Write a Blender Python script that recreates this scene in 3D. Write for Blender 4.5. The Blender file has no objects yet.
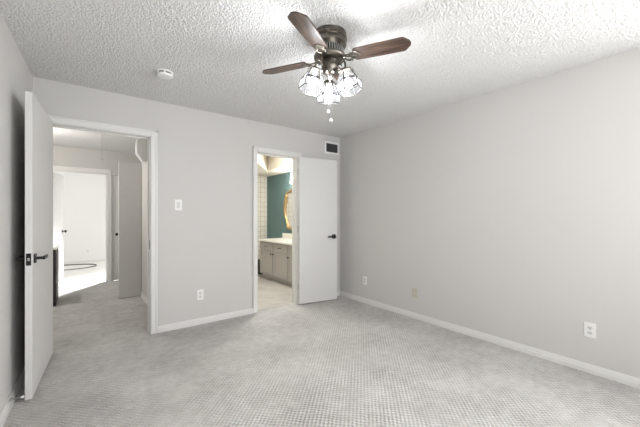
import bpy, bmesh, math, random
from mathutils import Vector, Matrix
R = math.radians
scn = bpy.context.scene
col = scn.collection

# ---------------------------------------------------------------- camera, world, lights, exposure
CAM_H = 1.2355
cd = bpy.data.cameras.new('camera'); cam = bpy.data.objects.new('camera', cd); col.objects.link(cam)
cam.location = (0, 0, CAM_H); cam.rotation_euler = (R(90), 0, R(-37.3))
cd.sensor_width = 36; cd.lens = 36*311/640; cd.shift_y = 2/640; cd.clip_start = 0.02
scn.camera = cam
scn.view_settings.view_transform = 'Standard'; scn.view_settings.look = 'None'
scn.view_settings.gamma = 1; scn.view_settings.use_curve_mapping = False
scn.view_settings.exposure = 0.13
scn.cycles.max_bounces = 14; scn.cycles.diffuse_bounces = 8; scn.cycles.transparent_max_bounces = 16
scn.cycles.sample_clamp_indirect = 6
w = bpy.data.worlds.new('world'); scn.world = w; w.use_nodes = True
w.node_tree.nodes['Background'].inputs[0].default_value = (.75, .85, 1, 1)
w.node_tree.nodes['Background'].inputs[1].default_value = 1.0

def area(name, loc, target, sx, sy, power, color=(1, 1, 1), spread=180):
    d = bpy.data.lights.new(name, 'AREA'); d.shape = 'RECTANGLE'; d.size = sx; d.size_y = sy
    d.energy = power; d.color = color; d.spread = R(spread)
    o = bpy.data.objects.new(name, d); col.objects.link(o); o.location = loc
    o.rotation_euler = (Vector(target)-Vector(loc)).to_track_quat('-Z', 'Y').to_euler()
    return o
P_REAR, P_SIDE, P_FAN, P_BRIGHT, P_BRIGHT2, P_BATH = 43, 48, 6.2, 36, 23, 26
area('window_fill_light', (1.5, -1.02, 1.45), (.9, 3, 2.3), 2.3, 1.3, P_REAR, (1, .995, .985))
area('window_fill_light', (3.165, -.42, 1.45), (-.3, 1.6, 1.7), 1.1, 1.2, P_SIDE, (1, .995, .985), 150)  # added light at the made-up side window, brightens left wall and door
area('window_fill_light', (2.55, 10.1, 1.5), (1.35, 8.5, .4), .9, 1.2, P_BRIGHT, (1, 1, 1))
area('window_fill_light', (-2.4, 8.7, 1.5), (1.5, 9.2, 1.0), 1.3, 1.2, P_BRIGHT2, (1, 1, 1))  # added fill for the bright room; no window in this wall

hl = bpy.data.lights.new('hall_fill_light', 'POINT'); hl.energy = 32; hl.shadow_soft_size = .13; hl.color = (1, .96, .90)  # added fill, hidden behind the bedroom door, to lift the hallway; no lamp modelled
hlo = bpy.data.objects.new('hall_fill_light', hl); col.objects.link(hlo); hlo.location = (-.70, 5.45, 1.95)
area('bathroom_fill_light', (2.3, 4.25, 2.40), (2.4, 4.4, 0), .4, .4, 32, (1, .965, .91))  # added light without a fitting, brightens the bathroom from above

area('floor_beam_light', (1.5, -1.0, 1.7), (.9, -.75, 0), 1.8, .5, 60, (1, .995, .985), 60)  # added beam on the unseen floor, bounced up to brighten the ceiling
area('floor_beam_light', (2.45, 10.05, 1.5), (-.1, 6.6, 0), .45, .6, 38, (1, 1, 1), 30)

# ---------------------------------------------------------------- materials
def mat(name, color=(.8, .8, .8), rough=.5, metal=0, spec=.5, **k):
    m = bpy.data.materials.new(name); m.use_nodes = True
    b = m.node_tree.nodes['Principled BSDF']
    b.inputs['Base Color'].default_value = (*color, 1); b.inputs['Roughness'].default_value = rough
    b.inputs['Metallic'].default_value = metal; b.inputs['Specular IOR Level'].default_value = spec
    return m
def nn(m, t, **k):
    n = m.node_tree.nodes.new(t)
    for a, v in k.items(): setattr(n, a, v)
    return n
def lk(m, a, b): m.node_tree.links.new(a, b)
def bsdf(m): return m.node_tree.nodes['Principled BSDF']
def coords(m, scale=(1, 1, 1), kind='Object'):
    tc = nn(m, 'ShaderNodeTexCoord'); mp = nn(m, 'ShaderNodeMapping'); mp.inputs['Scale'].default_value = scale
    lk(m, tc.outputs[kind], mp.inputs[0]); return mp.outputs[0]
def noise(m, vec, scale, detail=3, rough=.5):
    n = nn(m, 'ShaderNodeTexNoise'); n.inputs['Scale'].default_value = scale
    n.inputs['Detail'].default_value = detail; n.inputs['Roughness'].default_value = rough
    lk(m, vec, n.inputs['Vector']); return n.outputs['Fac']
def ramp(m, fac, stops):
    r = nn(m, 'ShaderNodeValToRGB'); e = r.color_ramp.elements
    while len(e) < len(stops): e.new(.5)
    for x, (p, c) in zip(e, stops): x.position = p; x.color = (*c, 1)
    lk(m, fac, r.inputs[0]); return r.outputs[0]
def bump(m, h, strength, dist):
    b = nn(m, 'ShaderNodeBump'); b.inputs['Strength'].default_value = strength; b.inputs['Distance'].default_value = dist
    lk(m, h, b.inputs['Height']); lk(m, b.outputs[0], bsdf(m).inputs['Normal']); return b
def math_(m, op, a, b=None):
    n = nn(m, 'ShaderNodeMath', operation=op)
    for i, v in enumerate((a, b)):
        if v is None: continue
        if isinstance(v, (int, float)): n.inputs[i].default_value = v
        else: lk(m, v, n.inputs[i])
    return n.outputs[0]

def wall_paint(name, c):
    m = mat(name, c, .75, spec=.25); v = coords(m)
    bump(m, noise(m, v, 55, 3), .12, .004); return m
WALL = wall_paint('pale_grey_wall_paint', (.60, .592, .578))
HALLW = wall_paint('hall_wall_paint', (.60, .59, .57))
BRIGHTW = wall_paint('white_room_paint', (.82, .82, .82))
TEAL = wall_paint('teal_wall_paint', (.125, .20, .205))
CREAM = wall_paint('cream_bathroom_paint', (.72, .68, .60))
TRIM = mat('white_trim_paint', (.72, .715, .70), .4)
DOOR = mat('white_door_paint', (.66, .655, .645), .42)
v = coords(DOOR, (40, 40, 3)); bump(DOOR, noise(DOOR, v, 2, 2), .05, .003)

def popcorn(name, c):
    m = mat(name, c, .95, spec=.1); v = coords(m)
    vo = nn(m, 'ShaderNodeTexVoronoi'); vo.inputs['Scale'].default_value = 105; lk(m, v, vo.inputs['Vector'])
    n1 = noise(m, v, 80, 4, .65)
    h = math_(m, 'MULTIPLY', math_(m, 'SUBTRACT', 1.0, vo.outputs['Distance']), n1)
    lk(m, ramp(m, n1, [(.3, tuple(x*.86 for x in c)), (.65, c)]), bsdf(m).inputs['Base Color'])  # low spots tinted darker: crevice shade put into the colour
    bump(m, h, .8, .012); return m
CEIL = popcorn('popcorn_ceiling_plaster', (.71, .708, .70))
SMOOTH = mat('smooth_ceiling_paint', (.8, .78, .73), .8)

def carpet():
    m = mat('greige_loop_carpet', (.5, .48, .45), .98, spec=.05); v = coords(m)
    s = nn(m, 'ShaderNodeSeparateXYZ'); lk(m, v, s.inputs[0])
    wob = math_(m, 'MULTIPLY', math_(m, 'SUBTRACT', noise(m, v, 9, 2), .5), .03)
    k = 2*math.pi/.034
    a = math_(m, 'SINE', math_(m, 'MULTIPLY', math_(m, 'ADD', s.outputs[0], wob), k))
    b = math_(m, 'SINE', math_(m, 'MULTIPLY', math_(m, 'ADD', s.outputs[1], wob), k))
    g = math_(m, 'MULTIPLY', a, b)                                  # little loops in a checkered weave
    amt = nn(m, 'ShaderNodeMapRange'); amt.inputs['From Min'].default_value = .38; amt.inputs['From Max'].default_value = .66; lk(m, noise(m, v, 3.1, 3), amt.inputs['Value'])
    g = math_(m, 'MULTIPLY', g, math_(m, 'ADD', .6, amt.outputs[0]))   # worn patches show the weave less
    fine = noise(m, v, 210, 3, .7); soft = noise(m, v, 2.2, 4, .55); mid = noise(m, v, 14, 3, .6)
    t = math_(m, 'ADD', math_(m, 'MULTIPLY', g, .16), math_(m, 'MULTIPLY', math_(m, 'SUBTRACT', fine, .5), .9))
    t = math_(m, 'ADD', t, math_(m, 'MULTIPLY', math_(m, 'SUBTRACT', soft, .5), .6))
    t = math_(m, 'ADD', t, math_(m, 'MULTIPLY', math_(m, 'SUBTRACT', mid, .5), .55))
    t = math_(m, 'ADD', t, .5)
    lk(m, ramp(m, t, [(.15, (.34, .33, .318)), (.5, (.51, .50, .485)), (.85, (.68, .67, .66))]), bsdf(m).inputs['Base Color'])
    bump(m, math_(m, 'ADD', g, fine), .6, .006); return m
CARPET = carpet()

def tile(name, c, mortar, w, h, rot, rough=.25, mort=.02, off=.5):
    m = mat(name, c, rough); tc = nn(m, 'ShaderNodeTexCoord'); mp = nn(m, 'ShaderNodeMapping')
    mp.inputs['Rotation'].default_value = rot; lk(m, tc.outputs['Object'], mp.inputs[0])
    b = nn(m, 'ShaderNodeTexBrick'); b.offset = off
    b.inputs['Color1'].default_value = (*c, 1); b.inputs['Color2'].default_value = (*[x*.93 for x in c], 1)
    b.inputs['Mortar'].default_value = (*mortar, 1); b.inputs['Scale'].default_value = 1
    b.inputs['Brick Width'].default_value = w; b.inputs['Row Height'].default_value = h
    b.inputs['Mortar Size'].default_value = mort*h; lk(m, mp.outputs[0], b.inputs['Vector'])
    lk(m, b.outputs['Color'], bsdf(m).inputs['Base Color'])
    bump(m, math_(m, 'SUBTRACT', 1.0, b.outputs['Fac']), .3, .003); return m, b
TILEY, _ = tile('cream_wall_tile', (.74, .71, .64), (.50, .475, .42), .11, .11, (R(90), 0, 0), mort=.05, off=0)
TILEX, _ = tile('cream_wall_tile_side', (.74, .71, .64), (.50, .475, .42), .11, .11, (R(90), R(90), 0), mort=.05, off=0)
FTILE, _fb = tile('beige_stone_floor_tile', (.58, .565, .54), (.49, .475, .45), .6, .3, (0, 0, R(90)), .3, .015)
def marble_mix(m, b):
    n = noise(m, coords(m), 3.5, 6, .6); mx = nn(m, 'ShaderNodeMix', data_type='RGBA', blend_type='MULTIPLY')
    mx.inputs['Factor'].default_value = 1
    lk(m, b.outputs['Color'], mx.inputs['A']); lk(m, ramp(m, n, [(.3, (.72, .70, .68)), (.65, (1, 1, 1))]), mx.inputs['B'])
    lk(m, mx.outputs['Result'], bsdf(m).inputs['Base Color'])
marble_mix(FTILE, _fb)
PALEFLOOR, _ = tile('pale_plank_floor', (.80, .79, .77), (.7, .69, .67), 1.2, .18, (0, 0, 0), .45, .01)

BRONZE = mat('aged_pewter_metal', (.17, .155, .13), .32, 1)
v = coords(BRONZE); lk(BRONZE, ramp(BRONZE, noise(BRONZE, v, 30, 3), [(.35, (.11, .10, .085)), (.65, (.24, .22, .19))]), bsdf(BRONZE).inputs['Base Color'])
LEAD = mat('dark_lead_came', (.03, .03, .03), .6, 0)
BLACK = mat('matte_black_metal', (.012, .012, .013), .35, .3)
STEEL = mat('brushed_steel', (.5, .5, .49), .3, 1)
DKGREY = mat('dark_vent_metal', (.11, .112, .12), .5, .2)
PLASTIC = mat('white_plastic', (.82, .82, .81), .35)
BEIGE = mat('beige_plastic', (.52, .50, .40), .4)
SOCKET = mat('dark_socket_slot', (.05, .05, .05), .6)
GREYP = mat('grey_socket_face', (.66, .66, .66), .4)
CABM = mat('taupe_cabinet_paint', (.39, .373, .352), .45)
COUNTER = mat('white_stone_counter', (.82, .80, .75), .2)
GOLD = mat('antique_gold', (.46, .33, .17), .38, .85)
v = coords(GOLD); bump(GOLD, noise(GOLD, v, 60, 4), .5, .006)
MIRROR = mat('mirror_glass', (.9, .9, .9), .02, 1)
CABLE = mat('dark_cable_rubber', (.09, .085, .08), .6)
CORD = mat('grey_cord', (.42, .40, .37), .8)
BLKPANEL = mat('charcoal_panel', (.07, .07, .072), .5)
BLKBOX = mat('black_cabinet_paint', (.015, .015, .016), .5)
DKBASKET = mat('dark_green_black_plastic', (.06, .07, .06), .55)
WHITEBALL = mat('white_ceramic', (.85, .85, .84), .25)
PANE = mat('window_pane', (1, 1, 1), .0); bsdf(PANE).inputs['Transmission Weight'].default_value = 1

def wood():
    m = mat('dark_walnut_blade_wood', (.2, .1, .05), .38); v = coords(m, (2.2, 30, 30), 'Object')
    n = noise(m, v, 1.6, 6, .62)
    v2 = coords(m, (6, 140, 140), 'Object'); n2 = noise(m, v2, 1, 3)
    t = math_(m, 'ADD', math_(m, 'MULTIPLY', n, .8), math_(m, 'MULTIPLY', n2, .2))
    lk(m, ramp(m, t, [(.36, (.014, .009, .007)), (.5, (.055, .034, .024)), (.6, (.11, .07, .048)), (.72, (.19, .13, .09))]), bsdf(m).inputs['Base Color'])
    return m
WOOD = wood()
WOODEDGE = mat('dark_blade_edge', (.05, .028, .02), .45)
def shade_glass():
    m = bpy.data.materials.new('bevelled_shade_glass'); m.use_nodes = True; nt = m.node_tree; nt.nodes.clear()
    out = nt.nodes.new('ShaderNodeOutputMaterial')
    tr = nt.nodes.new('ShaderNodeBsdfTransparent'); tl = nt.nodes.new('ShaderNodeBsdfTranslucent'); gl = nt.nodes.new('ShaderNodeBsdfGlossy')
    df = nt.nodes.new('ShaderNodeBsdfDiffuse')
    tr.inputs[0].default_value = (.97, .98, 1, 1); tl.inputs[0].default_value = (.95, .95, .95, 1); df.inputs[0].default_value = (.9, .9, .9, 1)
    gl.inputs['Roughness'].default_value = .2
    m0 = nt.nodes.new('ShaderNodeMixShader'); m0.inputs[0].default_value = .3
    m1 = nt.nodes.new('ShaderNodeMixShader'); m1.inputs[0].default_value = .009
    m2 = nt.nodes.new('ShaderNodeMixShader'); m2.inputs[0].default_value = .008
    L = nt.links.new
    L(tl.outputs[0], m0.inputs[1]); L(df.outputs[0], m0.inputs[2])
    L(tr.outputs[0], m1.inputs[1]); L(m0.outputs[0], m1.inputs[2])
    L(m1.outputs[0], m2.inputs[1]); L(gl.outputs[0], m2.inputs[2]); L(m2.outputs[0], out.inputs[0])
    return m
GLASS = shade_glass()
def emit(name, c, s):
    m = bpy.data.materials.new(name); m.use_nodes = True; b = bsdf(m)
    b.inputs['Emission Color'].default_value = (*c, 1); b.inputs['Emission Strength'].default_value = s
    b.inputs['Base Color'].default_value = (*c, 1); return m

# ---------------------------------------------------------------- mesh helpers
class MB:
    def __init__(s): s.bm = bmesh.new()
    def box(s, x0, x1, y0, y1, z0, z1, bev=0, M=None):
        t = bmesh.new()
        vs = [t.verts.new((x, y, z)) for x in (min(x0, x1), max(x0, x1)) for y in (min(y0, y1), max(y0, y1)) for z in (min(z0, z1), max(z0, z1))]
        for f in ((0, 1, 3, 2), (4, 6, 7, 5), (0, 4, 5, 1), (2, 3, 7, 6), (0, 2, 6, 4), (1, 5, 7, 3)): t.faces.new([vs[i] for i in f])
        if bev: bmesh.ops.bevel(t, geom=t.edges[:], offset=bev, segments=2, affect='EDGES', profile=.5)
        return s.merge(t, M)
    def merge(s, t, M=None):
        if M is not None: bmesh.ops.transform(t, matrix=M, verts=t.verts)
        me = bpy.data.meshes.new('tmp'); t.to_mesh(me); t.free(); s.bm.from_mesh(me); bpy.data.meshes.remove(me); return s
    def tube(s, pts, r, n=10, close=False, M=None):
        t = bmesh.new(); pts = [Vector(p) for p in pts]; N = len(pts); rings = []
        up = None
        for i, p in enumerate(pts):
            a = pts[(i-1) % N] if (i or close) else p; b = pts[(i+1) % N] if (i < N-1 or close) else p
            d = (b-a).normalized()
            if up is None: up = Vector((0, 0, 1)) if abs(d.z) < .9 else Vector((1, 0, 0))
            x = (up - d*up.dot(d)).normalized(); y = d.cross(x); up = x
            rr = r[i] if isinstance(r, (list, tuple)) else r
            rings.append([t.verts.new(p + x*rr*math.cos(2*math.pi*k/n) + y*rr*math.sin(2*math.pi*k/n)) for k in range(n)])
        for i in range(N if close else N-1):
            A, B = rings[i], rings[(i+1) % N]
            for k in range(n): t.faces.new((A[k], A[(k+1) % n], B[(k+1) % n], B[k]))
        if not close: t.faces.new(rings[0][::-1]); t.faces.new(rings[-1])
        return s.merge(t, M)
    def lathe(s, prof, n=32, M=None, capped=True):
        t = bmesh.new(); rings = []
        for r, z in prof:
            if r < 1e-6: rings.append([t.verts.new((0, 0, z))])
            else: rings.append([t.verts.new((r*math.cos(2*math.pi*k/n), r*math.sin(2*math.pi*k/n), z)) for k in range(n)])
        for A, B in zip(rings, rings[1:]):
            for k in range(n):
                q = [A[k % len(A)], A[(k+1) % n % len(A)], B[(k+1) % n % len(B)], B[k % len(B)]]
                q = list(dict.fromkeys(q))
                if len(q) > 2: t.faces.new(q)
        if capped:
            for Rg in (rings[0], rings[-1]):
                if len(Rg) > 2: t.faces.new(Rg)
        return s.merge(t, M)
    def prism(s, outline, z0, z1, bev=0, M=None):
        t = bmesh.new(); a = [t.verts.new((x, y, z0)) for x, y in outline]; b = [t.verts.new((x, y, z1)) for x, y in outline]
        n = len(a); t.faces.new(a[::-1]); t.faces.new(b)
        for i in range(n): t.faces.new((a[i], a[(i+1) % n], b[(i+1) % n], b[i]))
        if bev: bmesh.ops.bevel(t, geom=t.edges[:], offset=bev, segments=2, affect='EDGES', profile=.5)
        return s.merge(t, M)
    def obj(s, name, m, parent=None, smooth=False, loc=None, rotz=0):
        bmesh.ops.recalc_face_normals(s.bm, faces=s.bm.faces)
        me = bpy.data.meshes.new(name); s.bm.to_mesh(me); s.bm.free()
        o = bpy.data.objects.new(name, me); col.objects.link(o); me.materials.append(m)
        if smooth:
            for p in me.polygons: p.use_smooth = True
            try: me.set_sharp_from_angle(angle=R(38))
            except Exception: pass
        if parent: o.parent = parent
        if loc: o.location = loc
        if rotz: o.rotation_euler.z = rotz
        return o
def tag(o, label=None, cat=None, group=None, kind=None):
    for k, x in (('label', label), ('category', cat), ('group', group), ('kind', kind)):
        if x: o[k] = x
    return o
def thing(name, loc, rotz=0, label=None, cat=None, group=None, kind=None):
    o = bpy.data.objects.new(name, None); col.objects.link(o); o.location = loc; o.rotation_euler.z = rotz
    o.empty_display_size = .05
    return tag(o, label, cat, group, kind)
def copy_tree(o, parent=None):
    kids = list(o.children); c = o.copy(); col.objects.link(c)
    if parent: c.parent = parent
    for k in kids: copy_tree(k, c)
    return c
def struct(mb, name, m, label, cat): return tag(mb.obj(name, m), label, cat, kind='structure')
def T(x, y, z): return Matrix.Translation((x, y, z))
def RX(a): return Matrix.Rotation(a, 4, 'X')
def RY(a): return Matrix.Rotation(a, 4, 'Y')
def RZ(a): return Matrix.Rotation(a, 4, 'Z')

# ---------------------------------------------------------------- setting: dimensions
CH = 2.44; YB = 3.645; YT = 3.76; XR = 3.168; YREAR = -1.1; XRO = 3.29
LT = .0423                                                            # slight skew of the left wall
def xl(y): return -.345 - (YB-y)*LT
D1a, D1b, D1h = -.25, .56, 2.058                                       # bedroom door opening
D2a, D2b, D2h = 1.767, 2.372, 2.05                                     # bathroom door opening
YF = 7.0; YF2 = 7.11; XH = .715; YBR = 10.2; XBL = 1.45; XBR = 3.35; YBB = 6.40

# floors
struct(MB().box(-1.4, XRO, YREAR-.1, YB+.05, -.08, 0).box(-1.4, 1.40, YB+.05, YF+.04, -.08, 0), 'floor', CARPET, 'greige loop carpet across bedroom and hallway', 'floor')
struct(MB().box(1.40, XBR+.1, YB+.05, YBB+.1, -.08, .004), 'floor', FTILE, 'beige stone tile floor in the bathroom', 'floor')
struct(MB().box(-2.6, 3.7, YF+.04, YBR+.1, -.08, .003), 'floor', PALEFLOOR, 'pale floor of the bright room past the hallway', 'floor')
# ceilings
from mathutils import noise as mnoise
def popcorn_sheet(x0, x1, y0, y1, step):
    nx, ny = int((x1-x0)/step), int((y1-y0)/step); vs, fs = [], []
    for j in range(ny+1):
        y = y0+(y1-y0)*j/ny
        for i in range(nx+1):
            x = x0+(x1-x0)*i/nx
            a = mnoise.noise((x*84, y*84, 1.7)); c = mnoise.noise((x*120, y*120, 5.1))
            vs.append((x, y, CH-.001-max(0, .0025+.0048*a+.0028*c)))
    for j in range(ny):
        o = j*(nx+1)
        for i in range(nx): fs.append((o+i, o+i+nx+1, o+i+nx+2, o+i+1))
    me = bpy.data.meshes.new('tmp'); me.from_pydata(vs, [], fs); return me
cb_ = MB().box(-1.4, XRO, YREAR-.1, YT-.05, CH, CH+.08)
_me = popcorn_sheet(-.55, XR, .0, YB, .007); cb_.bm.from_mesh(_me); bpy.data.meshes.remove(_me)
struct(cb_, 'ceiling', CEIL, 'white popcorn ceiling of the bedroom', 'ceiling')
struct(MB().box(-1.4, 1.40, YT-.05, YF2, CH, CH+.08), 'ceiling', CEIL, 'popcorn ceiling of the hallway', 'ceiling')
struct(MB().box(-2.6, 3.7, YF2, YBR+.1, CH, CH+.08), 'ceiling', SMOOTH, 'ceiling of the bright room past the hallway', 'ceiling')
struct(MB().box(1.40, XBR+.1, YT-.05, YBB+.1, CH, CH+.08), 'ceiling', CREAM, 'raised cream ceiling of the bathroom', 'ceiling')
# bedroom walls
b = MB()
b.box(xl(YB)-.12, D1a, YB, YT, 0, CH).box(D1a, D1b, YB, YT, D1h, CH).box(D1b, D2a, YB, YT, 0, CH).box(D2a, D2b, YB, YT, D2h, CH).box(D2b, XRO, YB, YT, 0, CH)
struct(b, 'wall_back', WALL, 'pale grey back wall with the two open doorways', 'wall')
W3 = (-1.0, .15, .85, 2.05)
struct(MB().box(XR, XRO, YREAR, W3[0], 0, CH).box(XR, XRO, W3[1], YB, 0, CH).box(XR, XRO, W3[0], W3[1], 0, W3[2]).box(XR, XRO, W3[0], W3[1], W3[3], CH), 'wall_right', WALL, 'pale grey right wall, bare but for three plates', 'wall')
lw = bmesh.new()
def lquad(y0, y1, z0, z1):
    vs = [lw.verts.new(p) for p in ((xl(y0), y0, z0), (xl(y1), y1, z0), (xl(y1), y1, z1), (xl(y0), y0, z1), (xl(y0)-.12, y0, z0), (xl(y1)-.12, y1, z0), (xl(y1)-.12, y1, z1), (xl(y0)-.12, y0, z1))]
    for f in ((0, 1, 2, 3), (7, 6, 5, 4), (0, 4, 5, 1), (1, 5, 6, 2), (2, 6, 7, 3), (3, 7, 4, 0)): lw.faces.new([vs[i] for i in f])
lquad(YREAR, YB, 0, CH)
struct(MB().merge(lw), 'wall_left', WALL, 'pale grey left wall behind the open bedroom door', 'wall')
W1 = (.35, 2.65, .8, 2.1)
b = MB().box(-.8, W1[0], YREAR-.12, YREAR, 0, CH).box(W1[1], XRO, YREAR-.12, YREAR, 0, CH).box(W1[0], W1[1], YREAR-.12, YREAR, 0, W1[2]).box(W1[0], W1[1], YREAR-.12, YREAR, W1[3], CH)
struct(b, 'wall_rear', WALL, 'grey window wall behind the camera', 'wall')
def window(name, x0, x1, z0, z1, M, label):
    r = thing(name, (0, 0, 0), 0, label, 'window', kind='structure')
    f = .045
    MB().box(x0, x1, -.09, -.03, z0, z0+f, M=M).box(x0, x1, -.09, -.03, z1-f, z1, M=M).box(x0, x0+f, -.09, -.03, z0+f, z1-f, M=M).box(x1-f, x1, -.09, -.03, z0+f, z1-f, M=M).box((x0+x1)/2-.02, (x0+x1)/2+.02, -.09, -.03, z0+f, z1-f, M=M).obj('window_frame', TRIM, r)
    MB().box(x0+f, x1-f, -.063, -.057, z0+f, z1-f, M=M).obj('window_pane', PANE, r)
window('window_1', W1[0], W1[1], W1[2], W1[3], T(0, YREAR, 0), 'wide window behind the camera')
window('added_window_2', W3[0], W3[1], W3[2], W3[3], T(XR, 0, 0) @ RZ(R(90)) @ Matrix.Scale(1, 4, (0, 1, 0)), 'added window in the right wall, out of view, to brighten the left side')  # unseen opening added so more light reaches the left wall and door

# hallway walls
struct(MB().box(XH, XH+.115, YT, 5.52, 0, CH), 'wall_hall_right', HALLW, 'grey right wall of the hallway', 'wall')
struct(MB().box(-1.02, -.9, YT, YF, 0, CH).box(-.9, xl(YB)-.12, YT-.06, YT, 0, CH), 'wall_hall_left', HALLW, 'grey left wall of the hallway', 'wall')
F1a, F1b, F1h = -.47, .355, 2.02; F2a, F2b = .46, 1.17
b = MB().box(-1.02, F1a, YF, YF2, 0, CH).box(F1a, F1b, YF, YF2, F1h, CH).box(F1b, F2a, YF, YF2, 0, CH).box(F2a, F2b, YF, YF2, 2.0, CH).box(F2b, 1.40, YF, YF2, 0, CH)
struct(b, 'wall_hall_end', HALLW, 'grey end wall of the hallway with a bright doorway', 'wall')
# bright room
b = MB().box(-2.6, 3.7, YBR, YBR+.12, 0, .8).box(-2.6, 3.7, YBR, YBR+.12, 2.1, CH).box(-2.6, 2.0, YBR, YBR+.12, .8, 2.1).box(3.1, 3.7, YBR, YBR+.12, .8, 2.1)
struct(b, 'wall_bright_room_back', BRIGHTW, 'white far wall of the bright room', 'wall')
window('window_3', 2.0, 3.1, .8, 2.1, T(0, YBR+.12, 0), 'window in the far wall of the bright room')
struct(MB().box(-2.6, -2.48, YF2, YBR, 0, CH), 'wall_bright_room_left', BRIGHTW, 'white left wall of the bright room', 'wall')
struct(MB().box(3.58, 3.7, YF2, YBR, 0, CH), 'wall_bright_room_right', BRIGHTW, 'white right wall of the bright room', 'wall')
struct(MB().box(-2.6, -1.02, YF, YF2, 0, CH).box(1.40, 3.7, YF, YF2, 0, CH), 'wall_bright_room_front', BRIGHTW, 'white near wall of the bright room', 'wall')
# bathroom
struct(MB().box(XBR, XBR+.1, YT, YBB, 0, CH), 'wall_bathroom_right', TEAL, 'teal painted bathroom wall above the vanity', 'wall')
struct(MB().box(1.40, XBR+.1, YBB, YBB+.1, 0, CH), 'wall_bathroom_back', TILEY, 'cream square tiled wall at the back of the bathroom', 'wall')
struct(MB().box(1.40, XBL, YT, YBB, 0, CH), 'wall_bathroom_left', TILEX, 'cream tiled left wall of the bathroom', 'wall')
sof = [(XBR, YT), (2.72, YT), (2.797, 4.415), (2.945, 5.60), (2.27, 4.70), (XBL, 4.70), (XBL, YBB), (XBR, YBB)]
struct(MB().prism(sof, 2.12, CH), 'ceiling', CREAM, 'dropped cream soffit over the vanity and shower', 'ceiling')

# ---------------------------------------------------------------- baseboards and door trim
def baseboard(name, p0, p1, nrm, label, h=.068):
    p0, p1, nrm = Vector((*p0, 0)), Vector((*p1, 0)), Vector((*nrm, 0))
    prof = [(0, 0), (.016, 0), (.016, .034), (.012, .040), (.012, .050), (.009, .056), (.006, h), (0, h)]
    t = bmesh.new(); rings = []
    for p in (p0, p1): rings.append([t.verts.new(p + nrm*d + Vector((0, 0, z))) for d, z in prof])
    n = len(prof)
    for i in range(n): t.faces.new((rings[0][i], rings[0][(i+1) % n], rings[1][(i+1) % n], rings[1][i]))
    t.faces.new(rings[0]); t.faces.new(rings[1])
    return struct(MB().merge(t), name, TRIM, label, 'baseboard')
baseboard('baseboard_back', (D1b+.068, YB), (D2a-.055, YB), (0, -1), 'white baseboard between the two doorways')
baseboard('baseboard_back_corner', (D2b+.068, YB), (XR, YB), (0, -1), 'white baseboard behind the bathroom door')
baseboard('baseboard_right', (XR, YREAR), (XR, YB-.016), (-1, 0), 'long white baseboard along the right wall')
ln = Vector((1, -LT)).normalized()
baseboard('baseboard_left', (xl(YREAR), YREAR), (xl(YB-.02), YB-.02), ln, 'white baseboard along the left wall')
baseboard('baseboard_hall_right', (XH, YT), (XH, 5.44), (-1, 0), 'white baseboard on the hallway right wall')
baseboard('baseboard_bright_room', (-2.48, YBR), (3.58, YBR), (0, -1), 'white baseboard on the far wall of the bright room', .06)

def door_trim(name, a, b_, h, y0, y1, wc, label, lside=True, back=True, wl=None):
    wl = wl or wc
    m = MB(); j = .018
    for ys in ((y0-.015, y0),) + (((y1, y1+.015),) if back else ()):
        if lside: m.box(a-wl, a, ys[0], ys[1], 0, h+wc, .004)
        m.box(b_, b_+wc, ys[0], ys[1], 0, h+wc, .004)
        m.box(a, b_, ys[0], ys[1], h, h+wc, .004)
        o = -.006 if ys[0] < y0 else .006                              # raised outer bead
        m.box(b_+wc-.02, b_+wc, ys[0]+min(o, 0), ys[1]+max(o, 0), 0, h+wc, .003)
        m.box(a-wl, b_+wc, ys[0]+min(o, 0), ys[1]+max(o, 0), h+wc-.02, h+wc, .003)
        if lside: m.box(a-wl, a-wl+.02, ys[0]+min(o, 0), ys[1]+max(o, 0), 0, h+wc, .003)
    m.box(a-.001, a+j*.4, y0, y1, 0, h).box(b_-j*.4, b_+.001, y0, y1, 0, h).box(a, b_, y0, y1, h-j*.4, h+.001)
    ym = (y0+y1)/2
    m.box(a, a+.018, ym, ym+.03, 0, h).box(b_-.018, b_, ym, ym+.03, 0, h).box(a, b_, ym, ym+.03, h-.018, h)
    return struct(m, name, TRIM, label, 'door trim')
t1 = door_trim('trim_1', D1a, D1b, D1h, YB, YT, .064, 'white casing around the open bedroom doorway', wl=.05)
MB().box(D1b-.009, D1b-.006, YB+.018, YB+.045, .885, .975).obj('strike_plate', BLACK, t1)
MB().box(D1b-.010, D1b-.006, YB+.07, YB+.11, 1.89, 1.98).obj('hinge_leaf', STEEL, t1)
MB().box(D1b-.010, D1b-.006, YB+.085, YB+.114, 1.53, 1.61).obj('hinge_leaf', BLACK, t1)
MB().box(D1b-.010, D1b-.006, YB+.09, YB+.114, 1.32, 1.44).obj('latch_strip', BLACK, t1)
t2 = door_trim('trim_2', D2a, D2b, D2h, YB, YT, .06, 'white casing around the bathroom doorway')
t3 = door_trim('trim_3', F1a, F1b, F1h, YF, YF2, .07, 'white casing around the bright doorway at the hall end')

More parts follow.
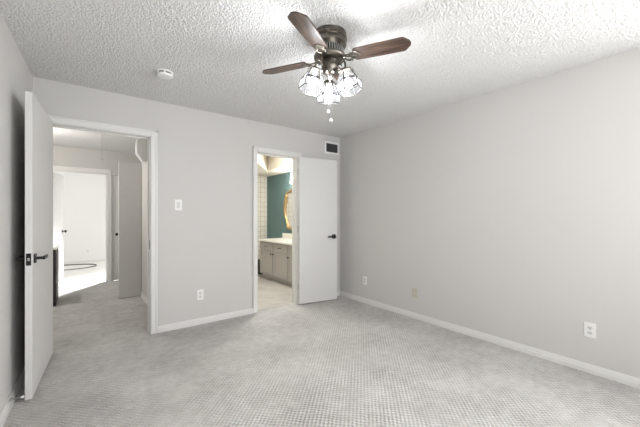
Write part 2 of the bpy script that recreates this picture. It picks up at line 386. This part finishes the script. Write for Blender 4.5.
# ---------------------------------------------------------------- doors
def lever(parent, x, y, z, side, toward):
    """lever handle on a door face: side = +1/-1 outward along local y, toward = +1/-1 along local x"""
    h = MB().box(x-.029, x+.029, y, y+side*.009, z-.031, z+.031, .002).obj('door_handle', BLACK, parent)
    MB().tube([(x, y+side*.008, z), (x, y+side*.05, z)], .010, 12).obj('handle_neck', BLACK, h, True)
    MB().box(x-toward*.012, x+toward*.115, y+side*.042, y+side*.056, z-.012, z+.012, .003).obj('lever', BLACK, h)
    return h
L1 = .832
d1 = thing('door_1', (-.212, 3.628, 0), math.atan2(-.83, -.0557), 'white flush bedroom door standing open against the left wall', 'door', kind='structure')
MB().box(0, L1, -.037, 0, .02, 2.055, .0015).obj('door_leaf', DOOR, d1)
lever(d1, L1-.066, 0, .945, 1, -1); lever(d1, L1-.066, -.037, .945, -1, -1)
MB().box(L1-.001, L1+.0015, -.031, -.006, .905, .985).obj('latch_plate', BLACK, d1)
MB().box(L1, L1+.009, -.024, -.013, .935, .955, .002).obj('latch_bolt', STEEL, d1)
for z in (.22, 1.05, 1.85): MB().tube([(-.004, -.042, z), (-.004, -.042, z+.09)], .006, 10).obj('hinge', BLACK, d1)

d2 = thing('door_2', (2.371, 3.585, 0), R(-11), 'white flush bathroom door folded back near the right corner', 'door', kind='structure')
MB().box(.002, .6, 0, .035, .012, 2.043, .0015).obj('door_leaf', DOOR, d2)
lever(d2, .6-.058, 0, .93, -1, -1); lever(d2, .6-.058, .035, .93, 1, -1)
for z in (.2, 1.0, 1.8): MB().tube([(-.001, .041, z), (-.001, .041, z+.09)], .0055, 10).obj('hinge', STEEL, d2)

d3 = thing('door_3', (XH-.004, 5.45, 0), R(180), 'narrow grey door swung out across the right side of the hallway', 'door', kind='structure')
MB().box(0, .293, -.034, 0, .012, 2.03, .0015).obj('door_leaf', DOOR, d3)

d4 = thing('door_4', (F2b, YF+.02, 0), R(180), 'white door partly hidden behind the narrow hallway door', 'door', kind='structure')
MB().box(.01, F2b-F2a, -.035, 0, .01, 1.99, .0015).obj('door_leaf', TRIM, d4)
MB().lathe([(0, .045), (.02, .042), (.026, .03), (.02, .016), (.01, .012), (.01, .004), (.024, .004), (.024, 0)][::-1], 16, T(F2b-F2a-.045, .0, .88) @ RX(R(-90))).obj('door_knob', BLACK, d4, True)

d5 = thing('door_5', (F1a+.02, YF2+.02, 0), R(79), 'white door opened inward inside the bright room', 'door', kind='structure')
MB().box(0, .78, 0, .035, .01, 2.01, .0015).obj('door_leaf', DOOR, d5)
MB().lathe([(.026, 0), (.026, .006), (.010, .008), (.010, .03), (.026, .042), (.028, .055), (.018, .066), (0, .068)], 16, T(.68, 0, .93) @ RX(R(90))).obj('door_knob', BLACK, d5, True)

# ---------------------------------------------------------------- ceiling fan
FX, FY, FZ = 1.302, 1.601, 2.271
fan = thing('ceiling_fan', (FX, FY, CH), R(-60), 'pewter ceiling fan with four dark wood blades and three lit glass shades', 'ceiling fan')
def zc(z): return z-CH
MB().lathe([(.108, zc(2.44)), (.110, zc(2.425)), (.107, zc(2.415)), (.112, zc(2.410)), (.113, zc(2.395)), (.107, zc(2.390)), (.107, zc(2.378)), (.110, zc(2.374)), (.109, zc(2.358)), (.100, zc(2.350)), (.088, zc(2.338)), (0, zc(2.338))], 48).obj('canopy', BRONZE, fan, True)
m = MB().lathe([(.076, zc(2.342)), (.084, zc(2.338)), (.094, zc(2.300)), (.094, zc(2.290)), (.07, zc(2.288))], 48)
m.obj('motor_housing', BLACK, fan, True)
m = MB()
for k in range(36):
    a = k*2*math.pi/36
    m.box(-.0036, .0036, -.0022, .0022, -.026, .026, .001, M=RZ(a) @ T(.0925, 0, zc(2.317)) @ RY(R(-14)) @ RZ(R(90)))
m.obj('motor_fins', STEEL, fan)
MB().lathe([(.100, zc(2.294)), (.106, zc(2.288)), (.106, zc(2.276)), (.100, zc(2.268)), (.086, zc(2.262)), (.05, zc(2.258)), (0, zc(2.258))], 48).obj('rotor_ring', BRONZE, fan, True)
MB().lathe([(.050, zc(2.262)), (.050, zc(2.236)), (.056, zc(2.230)), (.056, zc(2.206)), (.050, zc(2.198)), (.046, zc(2.180)), (.034, zc(2.168)), (.022, zc(2.160)), (.016, zc(2.140)), (.008, zc(2.128)), (0, zc(2.124))], 32).obj('switch_housing', BRONZE, fan, True)
for k in range(4):
    Mb = RZ(k*math.pi/2) @ T(0, 0, zc(FZ)) @ RX(R(-11))
    # pitch: clockwise edge (local -y) rides high
    Mb = RZ(k*math.pi/2) @ T(0, 0, zc(FZ)) @ RX(R(-11))
    out = [(.164, -.044), (.172, -.053), (.33, -.057), (.468, -.059), (.484, -.056), (.516, -.020), (.521, 0), (.516, .020), (.484, .056), (.468, .059), (.33, .057), (.172, .053), (.164, .044)]
    bl = MB().prism(out, -.004, .004, .0015).obj('blade', WOOD, fan); bl.matrix_local = Mb
    # blade iron: two scrolled arms and a plate under the blade root
    ir = MB().prism([(.150, -.012), (.165, -.034), (.185, -.036), (.200, -.018), (.215, 0), (.200, .018), (.185, .036), (.165, .034), (.150, .012)], -.009, -.004, .001)
    for s in (-1, 1):
        ir.tube([(.095, s*.010, -.002), (.115, s*.022, -.012), (.135, s*.030, -.014), (.155, s*.026, -.010), (.172, s*.014, -.008)], .0048, 8)
        ir.tube([(.150+.013*math.cos(t), s*.024+.013*math.sin(t), -.011) for t in [x*2*math.pi/12 for x in range(12)]], .0035, 6, True)
    ir.box(.088, .15, -.007, .007, -.010, -.003, .002)
    for (x, y) in ((.178, -.022), (.178, .022), (.200, 0)): ir.lathe([(0, -.0125), (.004, -.0115), (.005, -.009)], 8, T(x, y, 0))
    o = ir.obj('blade_iron', BRONZE, bl, True)
# light kit
BULB = emit('lit_bulb', (1, .995, .985), P_FAN/(math.pi*4*math.pi*.027**2))
def shade(k):
    ang = R(115) + k*R(120)                                            # fan root is turned -60 deg
    A = RZ(ang)
    arm = MB()
    arm.tube([(.045, 0, zc(2.215)), (.065, 0, zc(2.232)), (.090, 0, zc(2.243)), (.100, 0, zc(2.238)), (.109, 0, zc(2.222)), (.111, 0, zc(2.195)), (.111, 0, zc(2.170))], .006, 10, M=A)
    arm.tube([(.07+.016*math.cos(t), 0, zc(2.205)+.016*math.sin(t)) for t in [x*R(300)/14 for x in range(15)]], .0035, 8, M=A)
    ao = arm.obj('light_arm', BRONZE, fan, True)
    tilt = A @ T(.111, 0, zc(2.172)) @ RY(R(-14)) @ RZ(R(30))
    # glass: six panels; narrow shoulder, widest at the belt, slightly drawn in at the mouth
    lv = [(.044, -.012), (.074, -.078), (.084, -.090), (.078, -.142)]
    def ring(r, z): return [Vector((r*math.cos(i*R(60)), r*math.sin(i*R(60)), z)) for i in range(6)]
    rg = [ring(*q) for q in lv]
    t = bmesh.new(); vs = [[t.verts.new(p) for p in q] for q in rg]
    for a_, b_ in zip(vs, vs[1:]):
        for i in range(6): t.faces.new((a_[i], a_[(i+1) % 6], b_[(i+1) % 6], b_[i]))
    sh = MB().merge(t, tilt).obj('lamp_shade', GLASS, fan)
    md = sh.modifiers.new('thick', 'SOLIDIFY'); md.thickness = .002
    cm = MB()
    for i in range(6): cm.tube([q[i] for q in rg], .0032, 6, M=tilt)
    for q in rg[1:]: cm.tube(q, .0032, 6, True, M=tilt)
    cm.obj('lead_frame', LEAD, sh)
    MB().lathe([(.010, .014), (.022, .010), (.042, -.002), (.052, -.014), (.050, -.018), (.012, -.018)], 24, M=tilt).obj('shade_cap', BRONZE, sh, True)
    MB().lathe([(.012, -.018), (.012, -.060), (.010, -.060)], 14, M=tilt).obj('bulb_socket', PLASTIC, sh, True)
    bb = MB().lathe([(.010, -.056), (.017, -.064), (.026, -.080), (.028, -.093), (.023, -.109), (.012, -.119), (0, -.121)], 18, M=tilt).obj('bulb', BULB, sh, True)
    return sh
for k in range(3): shade(k)
for (dx, dy, z0, z1) in ((-.012, .004, 2.140, 1.925), (.010, -.006, 2.140, 1.862)):
    ch = MB().tube([(dx*.6, dy, zc(z0)), (dx, dy, zc(z1))], .0012, 6).obj('pull_chain', STEEL, fan)
    MB().lathe([(0, .013), (.004, .012), (.010, .006), (.0115, 0), (.009, -.007), (0, -.012)], 16, T(dx, dy, zc(z1))).obj('chain_knob', WHITEBALL, ch, True)

# ---------------------------------------------------------------- smoke detector, vent, cord
sd = thing('smoke_detector', (.545, 2.862, CH), R(20), 'round white smoke detector on the popcorn ceiling', 'smoke detector')
MB().lathe([(.066, 0), (.066, -.010), (.062, -.014), (.060, -.014)], 40).obj('mounting_base', PLASTIC, sd, True)
MB().lathe([(.056, -.012), (.056, -.028)], 40).obj('sensor_slots', SOCKET, sd, True)
MB().lathe([(.060, -.025), (.061, -.030), (.056, -.040), (.045, -.044), (0, -.045)], 40).obj('cover', PLASTIC, sd, True)
m = MB()
for k in range(3): m.box(-.061, .061, -.007, .007, -.027, -.012, M=RZ(k*R(60)))
m.obj('cover_ribs', PLASTIC, sd)

vn = thing('wall_vent', (3.0, YB, 2.165), 0, 'white framed dark louvre vent near the ceiling corner', 'air vent')
vw, vh = .275, .185
MB().box(-vw/2, vw/2, -.008, 0, 0, .028, .002).box(-vw/2, vw/2, -.008, 0, vh-.028, vh, .002).box(-vw/2, -vw/2+.028, -.008, 0, .028, vh-.028, .002).box(vw/2-.028, vw/2, -.008, 0, .028, vh-.028, .002).obj('vent_frame', PLASTIC, vn)
MB().box(-vw/2+.02, vw/2-.02, -.002, 0, .02, vh-.02).obj('vent_backing', SOCKET, vn)
m = MB()
for k in range(7): m.box(-vw/2+.027, vw/2-.027, -.001, .001, -.009, .009, M=T(0, -.007, .038+k*.018) @ RX(R(-35)))
m.obj('louvres', DKGREY, vn)

pc = thing('attic_pull_cord', (.213, 5.41, CH), 0, 'thin grey pull cord hanging from the hallway ceiling', 'pull cord')
MB().tube([(0, 0, 0), (.002, 0, -.2), (0, 0, -.40)], .003, 6).obj('cord', CORD, pc)
MB().lathe([(0, -.39), (.006, -.395), (.008, -.41), (0, -.42)], 10).obj('cord_end', CORD, pc, True)

wb = thing('wall_box', (XH, 5.10, 2.0), 0, 'small white box mounted high on the hallway right wall', 'wall box')
MB().prism([(-.001, 0), (-.055, .0), (-.125, .10), (-.125, .26), (-.10, .33), (-.001, .36)], 0, .15, .004, M=RX(R(90))).obj('housing', PLASTIC, wb)

# ---------------------------------------------------------------- electrical plates
def outlet(loc, rotz, label, group='duplex outlets'):
    r = thing('wall_outlet', loc, rotz, label, 'outlet', group)
    MB().box(-.0365, .0365, -.006, 0, -.0585, .0585, .003).obj('cover_plate', PLASTIC, r)
    for s in (-1, 1):
        so = MB().prism([(.017*math.cos(a)*1.0, .0145*math.sin(a)) for a in [i*R(30) for i in range(12)]], .006, .0085, M=T(0, 0, s*.0195) @ RX(R(90))).obj('socket', GREYP, r)
        MB().box(-.0075, -.0055, -.0089, -.0083, s*.0195-.002, s*.0195+.007).box(.0055, .0075, -.0089, -.0083, s*.0195-.002, s*.0195+.007).box(-.0025, .0025, -.0089, -.0083, s*.0195-.010, s*.0195-.006).obj('socket_slots', SOCKET, so)
    MB().lathe([(0, .0075), (.003, .0065), (.003, .006)], 8, M=RX(R(90))).obj('screw', STEEL, r)
    return r
outlet((1.06, YB, .333), 0, 'white outlet low on the back wall between the doorways')
outlet((XR, 3.107, .318), R(-90), 'white outlet on the right wall nearest the back corner')
outlet((XR, .658, .335), R(-90), 'white outlet at the right edge, nearest on the right wall')
outlet((-.72, YBR, .30), 0, 'far outlet on the bright room wall, left above cable ring')
outlet((.10, YBR, .30), 0, 'far outlet on the bright room wall, right above cable ring')
bp = thing('blank_wall_plate', (XR, 2.28, .306), R(-90), 'beige wall plate between the two outlets on the right wall', 'wall plate')
MB().box(-.038, .038, -.006, 0, -.055, .055, .003).obj('cover_plate', BEIGE, bp)
MB().lathe([(0, .0078), (.009, .0075), (.009, .006)], 12, M=RX(R(90))).obj('jack', GREYP, bp)
sw = thing('light_switch', (.828, YB, 1.35), 0, 'white rocker light switch beside the bedroom doorway', 'light switch')
MB().box(-.0365, .0365, -.006, 0, -.0585, .0585, .003).obj('cover_plate', PLASTIC, sw)
MB().box(-.0165, .0165, -.011, -.006, -.033, .033, .002).obj('rocker', GREYP, sw)

# spring door stop at the left baseboard
dsx = xl(2.70)+.016
ds = thing('spring_doorstop', (dsx, 2.76, .065), 0, 'small spring doorstop on the left baseboard under the open door', 'doorstop')
MB().lathe([(.012, 0), (.012, .006), (.005, .008)], 14, M=RY(R(90))).obj('stop_base', STEEL, ds)
MB().tube([(.006+.045*i/96, .005*math.cos(i*R(45)), .005*math.sin(i*R(45))) for i in range(97)], .0011, 5).obj('spring', STEEL, ds)
MB().lathe([(.006, 0), (.008, .003), (.008, .014), (.005, .017)], 14, M=T(.05, 0, 0) @ RY(R(90))).obj('rubber_tip', PLASTIC, ds, True)

# ---------------------------------------------------------------- hallway cabinet and bright-room cable
kc = thing('low_cabinet', (-.295, 6.09, 0), 0, 'low black cabinet at the left of the hallway behind the door', 'cabinet')
MB().box(-.45, 0, -.55, 0, 0, .77, .004).obj('body', BLKBOX, kc)
MB().box(.0, .006, -.50, -.04, .06, .72, .002).obj('side_panel', BLKPANEL, kc)
MB().box(-.47, .012, -.57, .012, .771, .80, .003).obj('cabinet_top', COUNTER, kc)
random.seed(4)
pts = []
for i in range(90):
    t = i/90*2*math.pi*2; rr = .56+.05*math.sin(t*.5)+.02*math.sin(t*1.5)
    pts.append((rr*math.cos(t)*1.05, rr*math.sin(t)*.78, .009+.006*math.sin(t*.5)))
cb = MB().tube(pts, .007, 6, True).obj('coiled_cable', CABLE, None, True, loc=(-.33, 9.45, .004))
tag(cb, 'dark cable lying in a loop on the bright room floor', 'cable')

# ---------------------------------------------------------------- bathroom
VX, VY0, VY1, VH = 2.80, 4.07, 5.66, .735
va = thing('vanity_cabinet', (VX, VY0, 0), 0, 'long taupe bathroom vanity cabinet with three doors and drawers', 'cabinet')
VL = VY1-VY0; VD = XBR-VX-.002
MB().box(.02, VD, 0, VL, .09, VH).obj('body', CABM, va)
MB().box(.07, VD, .01, VL-.01, .004, .09).obj('toe_kick', CABM, va)
def panel(x, y0, y1, z0, z1, name, par):
    f = .045 if z1-z0 > .3 else .022
    m = MB().box(x, x+.019, y0, y0+f, z0, z1, .002).box(x, x+.019, y1-f, y1, z0, z1, .002).box(x, x+.019, y0+f, y1-f, z0, z0+f, .002).box(x, x+.019, y0+f, y1-f, z1-f, z1, .002)
    m.box(x+.008, x+.019, y0+f-.002, y1-f+.002, z0+f-.002, z1-f+.002)
    return m.obj(name, CABM, par)
cw = VL/3
for i in range(3):
    y0, y1 = i*cw+.012, (i+1)*cw-.012
    dr = panel(0, y0, y1, .575, .715, 'drawer', va)
    ym = (y0+y1)/2
    MB().tube([(0, ym-.045, .645), (-.022, ym-.042, .645), (-.026, ym, .645), (-.022, ym+.042, .645), (0, ym+.045, .645)], .0055, 8).obj('drawer_pull', BLACK, dr, True)
    dd = panel(0, y0, y1, .105, .555, 'cabinet_door', va)
    yk = y0+.03 if i == 2 else y1-.03
    MB().lathe([(.007, 0), (.006, .012), (.014, .018), (.015, .026), (0, .030)], 14, M=T(0, yk, .515) @ RY(R(-90))).obj('door_knob', BLACK, dd, True)
ct = thing('vanity_countertop', (VX, VY0, VH), 0, 'white stone countertop on the taupe bathroom vanity', 'countertop')
MB().box(-.03, VD, -.02, VL+.012, .001, .036, .004).obj('counter_slab', COUNTER, ct)
MB().box(VD-.02, VD, -.02, VL+.012, .036, .135, .003).obj('backsplash', COUNTER, ct)

# gold cartouche mirror
mr = thing('wall_mirror', (XBR, 5.10, 1.345), 0, 'ornate antique gold framed mirror on the teal wall', 'mirror')
def cart(i, n, s=1.0):
    t = 2*math.pi*i/n; p = 4.2
    c, sn = math.cos(t), math.sin(t)
    y = .455*s*math.copysign(abs(c)**(2/p), c); z = .40*s*math.copysign(abs(sn)**(2/p), sn)
    k = 1+.035*math.cos(8*t)+.015*math.cos(16*t+.5)
    if z < 0: y *= 1-.22*(z/.40)**2*1.0
    return y*k, z*k
n = 96
pts = [(-.025, *cart(i, n)) for i in range(n)]
MB().tube(pts, [.024+.007*math.sin(i*6*2*math.pi/n) for i in range(n)], 10, True).obj('mirror_frame', GOLD, mr, True)
m = MB().prism([cart(i, n, .985) for i in range(n)], 0, .012, M=Matrix(((0, 0, -1, -.002), (1, 0, 0, 0), (0, 1, 0, 0), (0, 0, 0, 1))))
m.obj('mirror_glass', MIRROR, mr)
# vanity lamp
VB = emit('lit_vanity_glass', (1, .96, .89), P_BATH/(math.pi*.09))
vl = thing('vanity_lamp', (XBR, 5.07, 1.96), 0, 'lit white glass lamp above the gold mirror', 'wall lamp')
MB().box(-.02, 0, -.08, .08, -.05, .05, .006).obj('wall_plate', GOLD, vl)
MB().tube([(-.015, 0, 0), (-.07, 0, .02), (-.12, 0, .055), (-.13, 0, .075)], .008, 8).obj('lamp_arm', GOLD, vl, True)
MB().lathe([(.030, .085), (.045, .07), (.052, .02), (.056, -.06), (.058, -.105), (0, -.105)], 24, M=T(-.13, 0, 0)).obj('lamp_shade', VB, vl, True)
nb = thing('waste_basket', (3.02, 6.02, .004), 0, 'dark waste basket on the tile floor past the vanity', 'basket')
MB().lathe([(.10, 0), (.11, .02), (.135, .27), (.14, .28), (.13, .28), (.105, .02), (0, .02)], 24).obj('bin', DKBASKET, nb, True)
nc = thing('shower_niche', (2.94, YBB, 1.30), 0, 'small grey panel set on the cream tiled shower wall', 'wall panel')
MB().box(-.09, .035, -.012, 0, 0, .36, .003).obj('panel_frame', GREYP, nc)
MB().box(-.08, .025, -.014, -.011, .012, .348).obj('panel_face', mat('grey_panel', (.36, .35, .33), .4), nc)
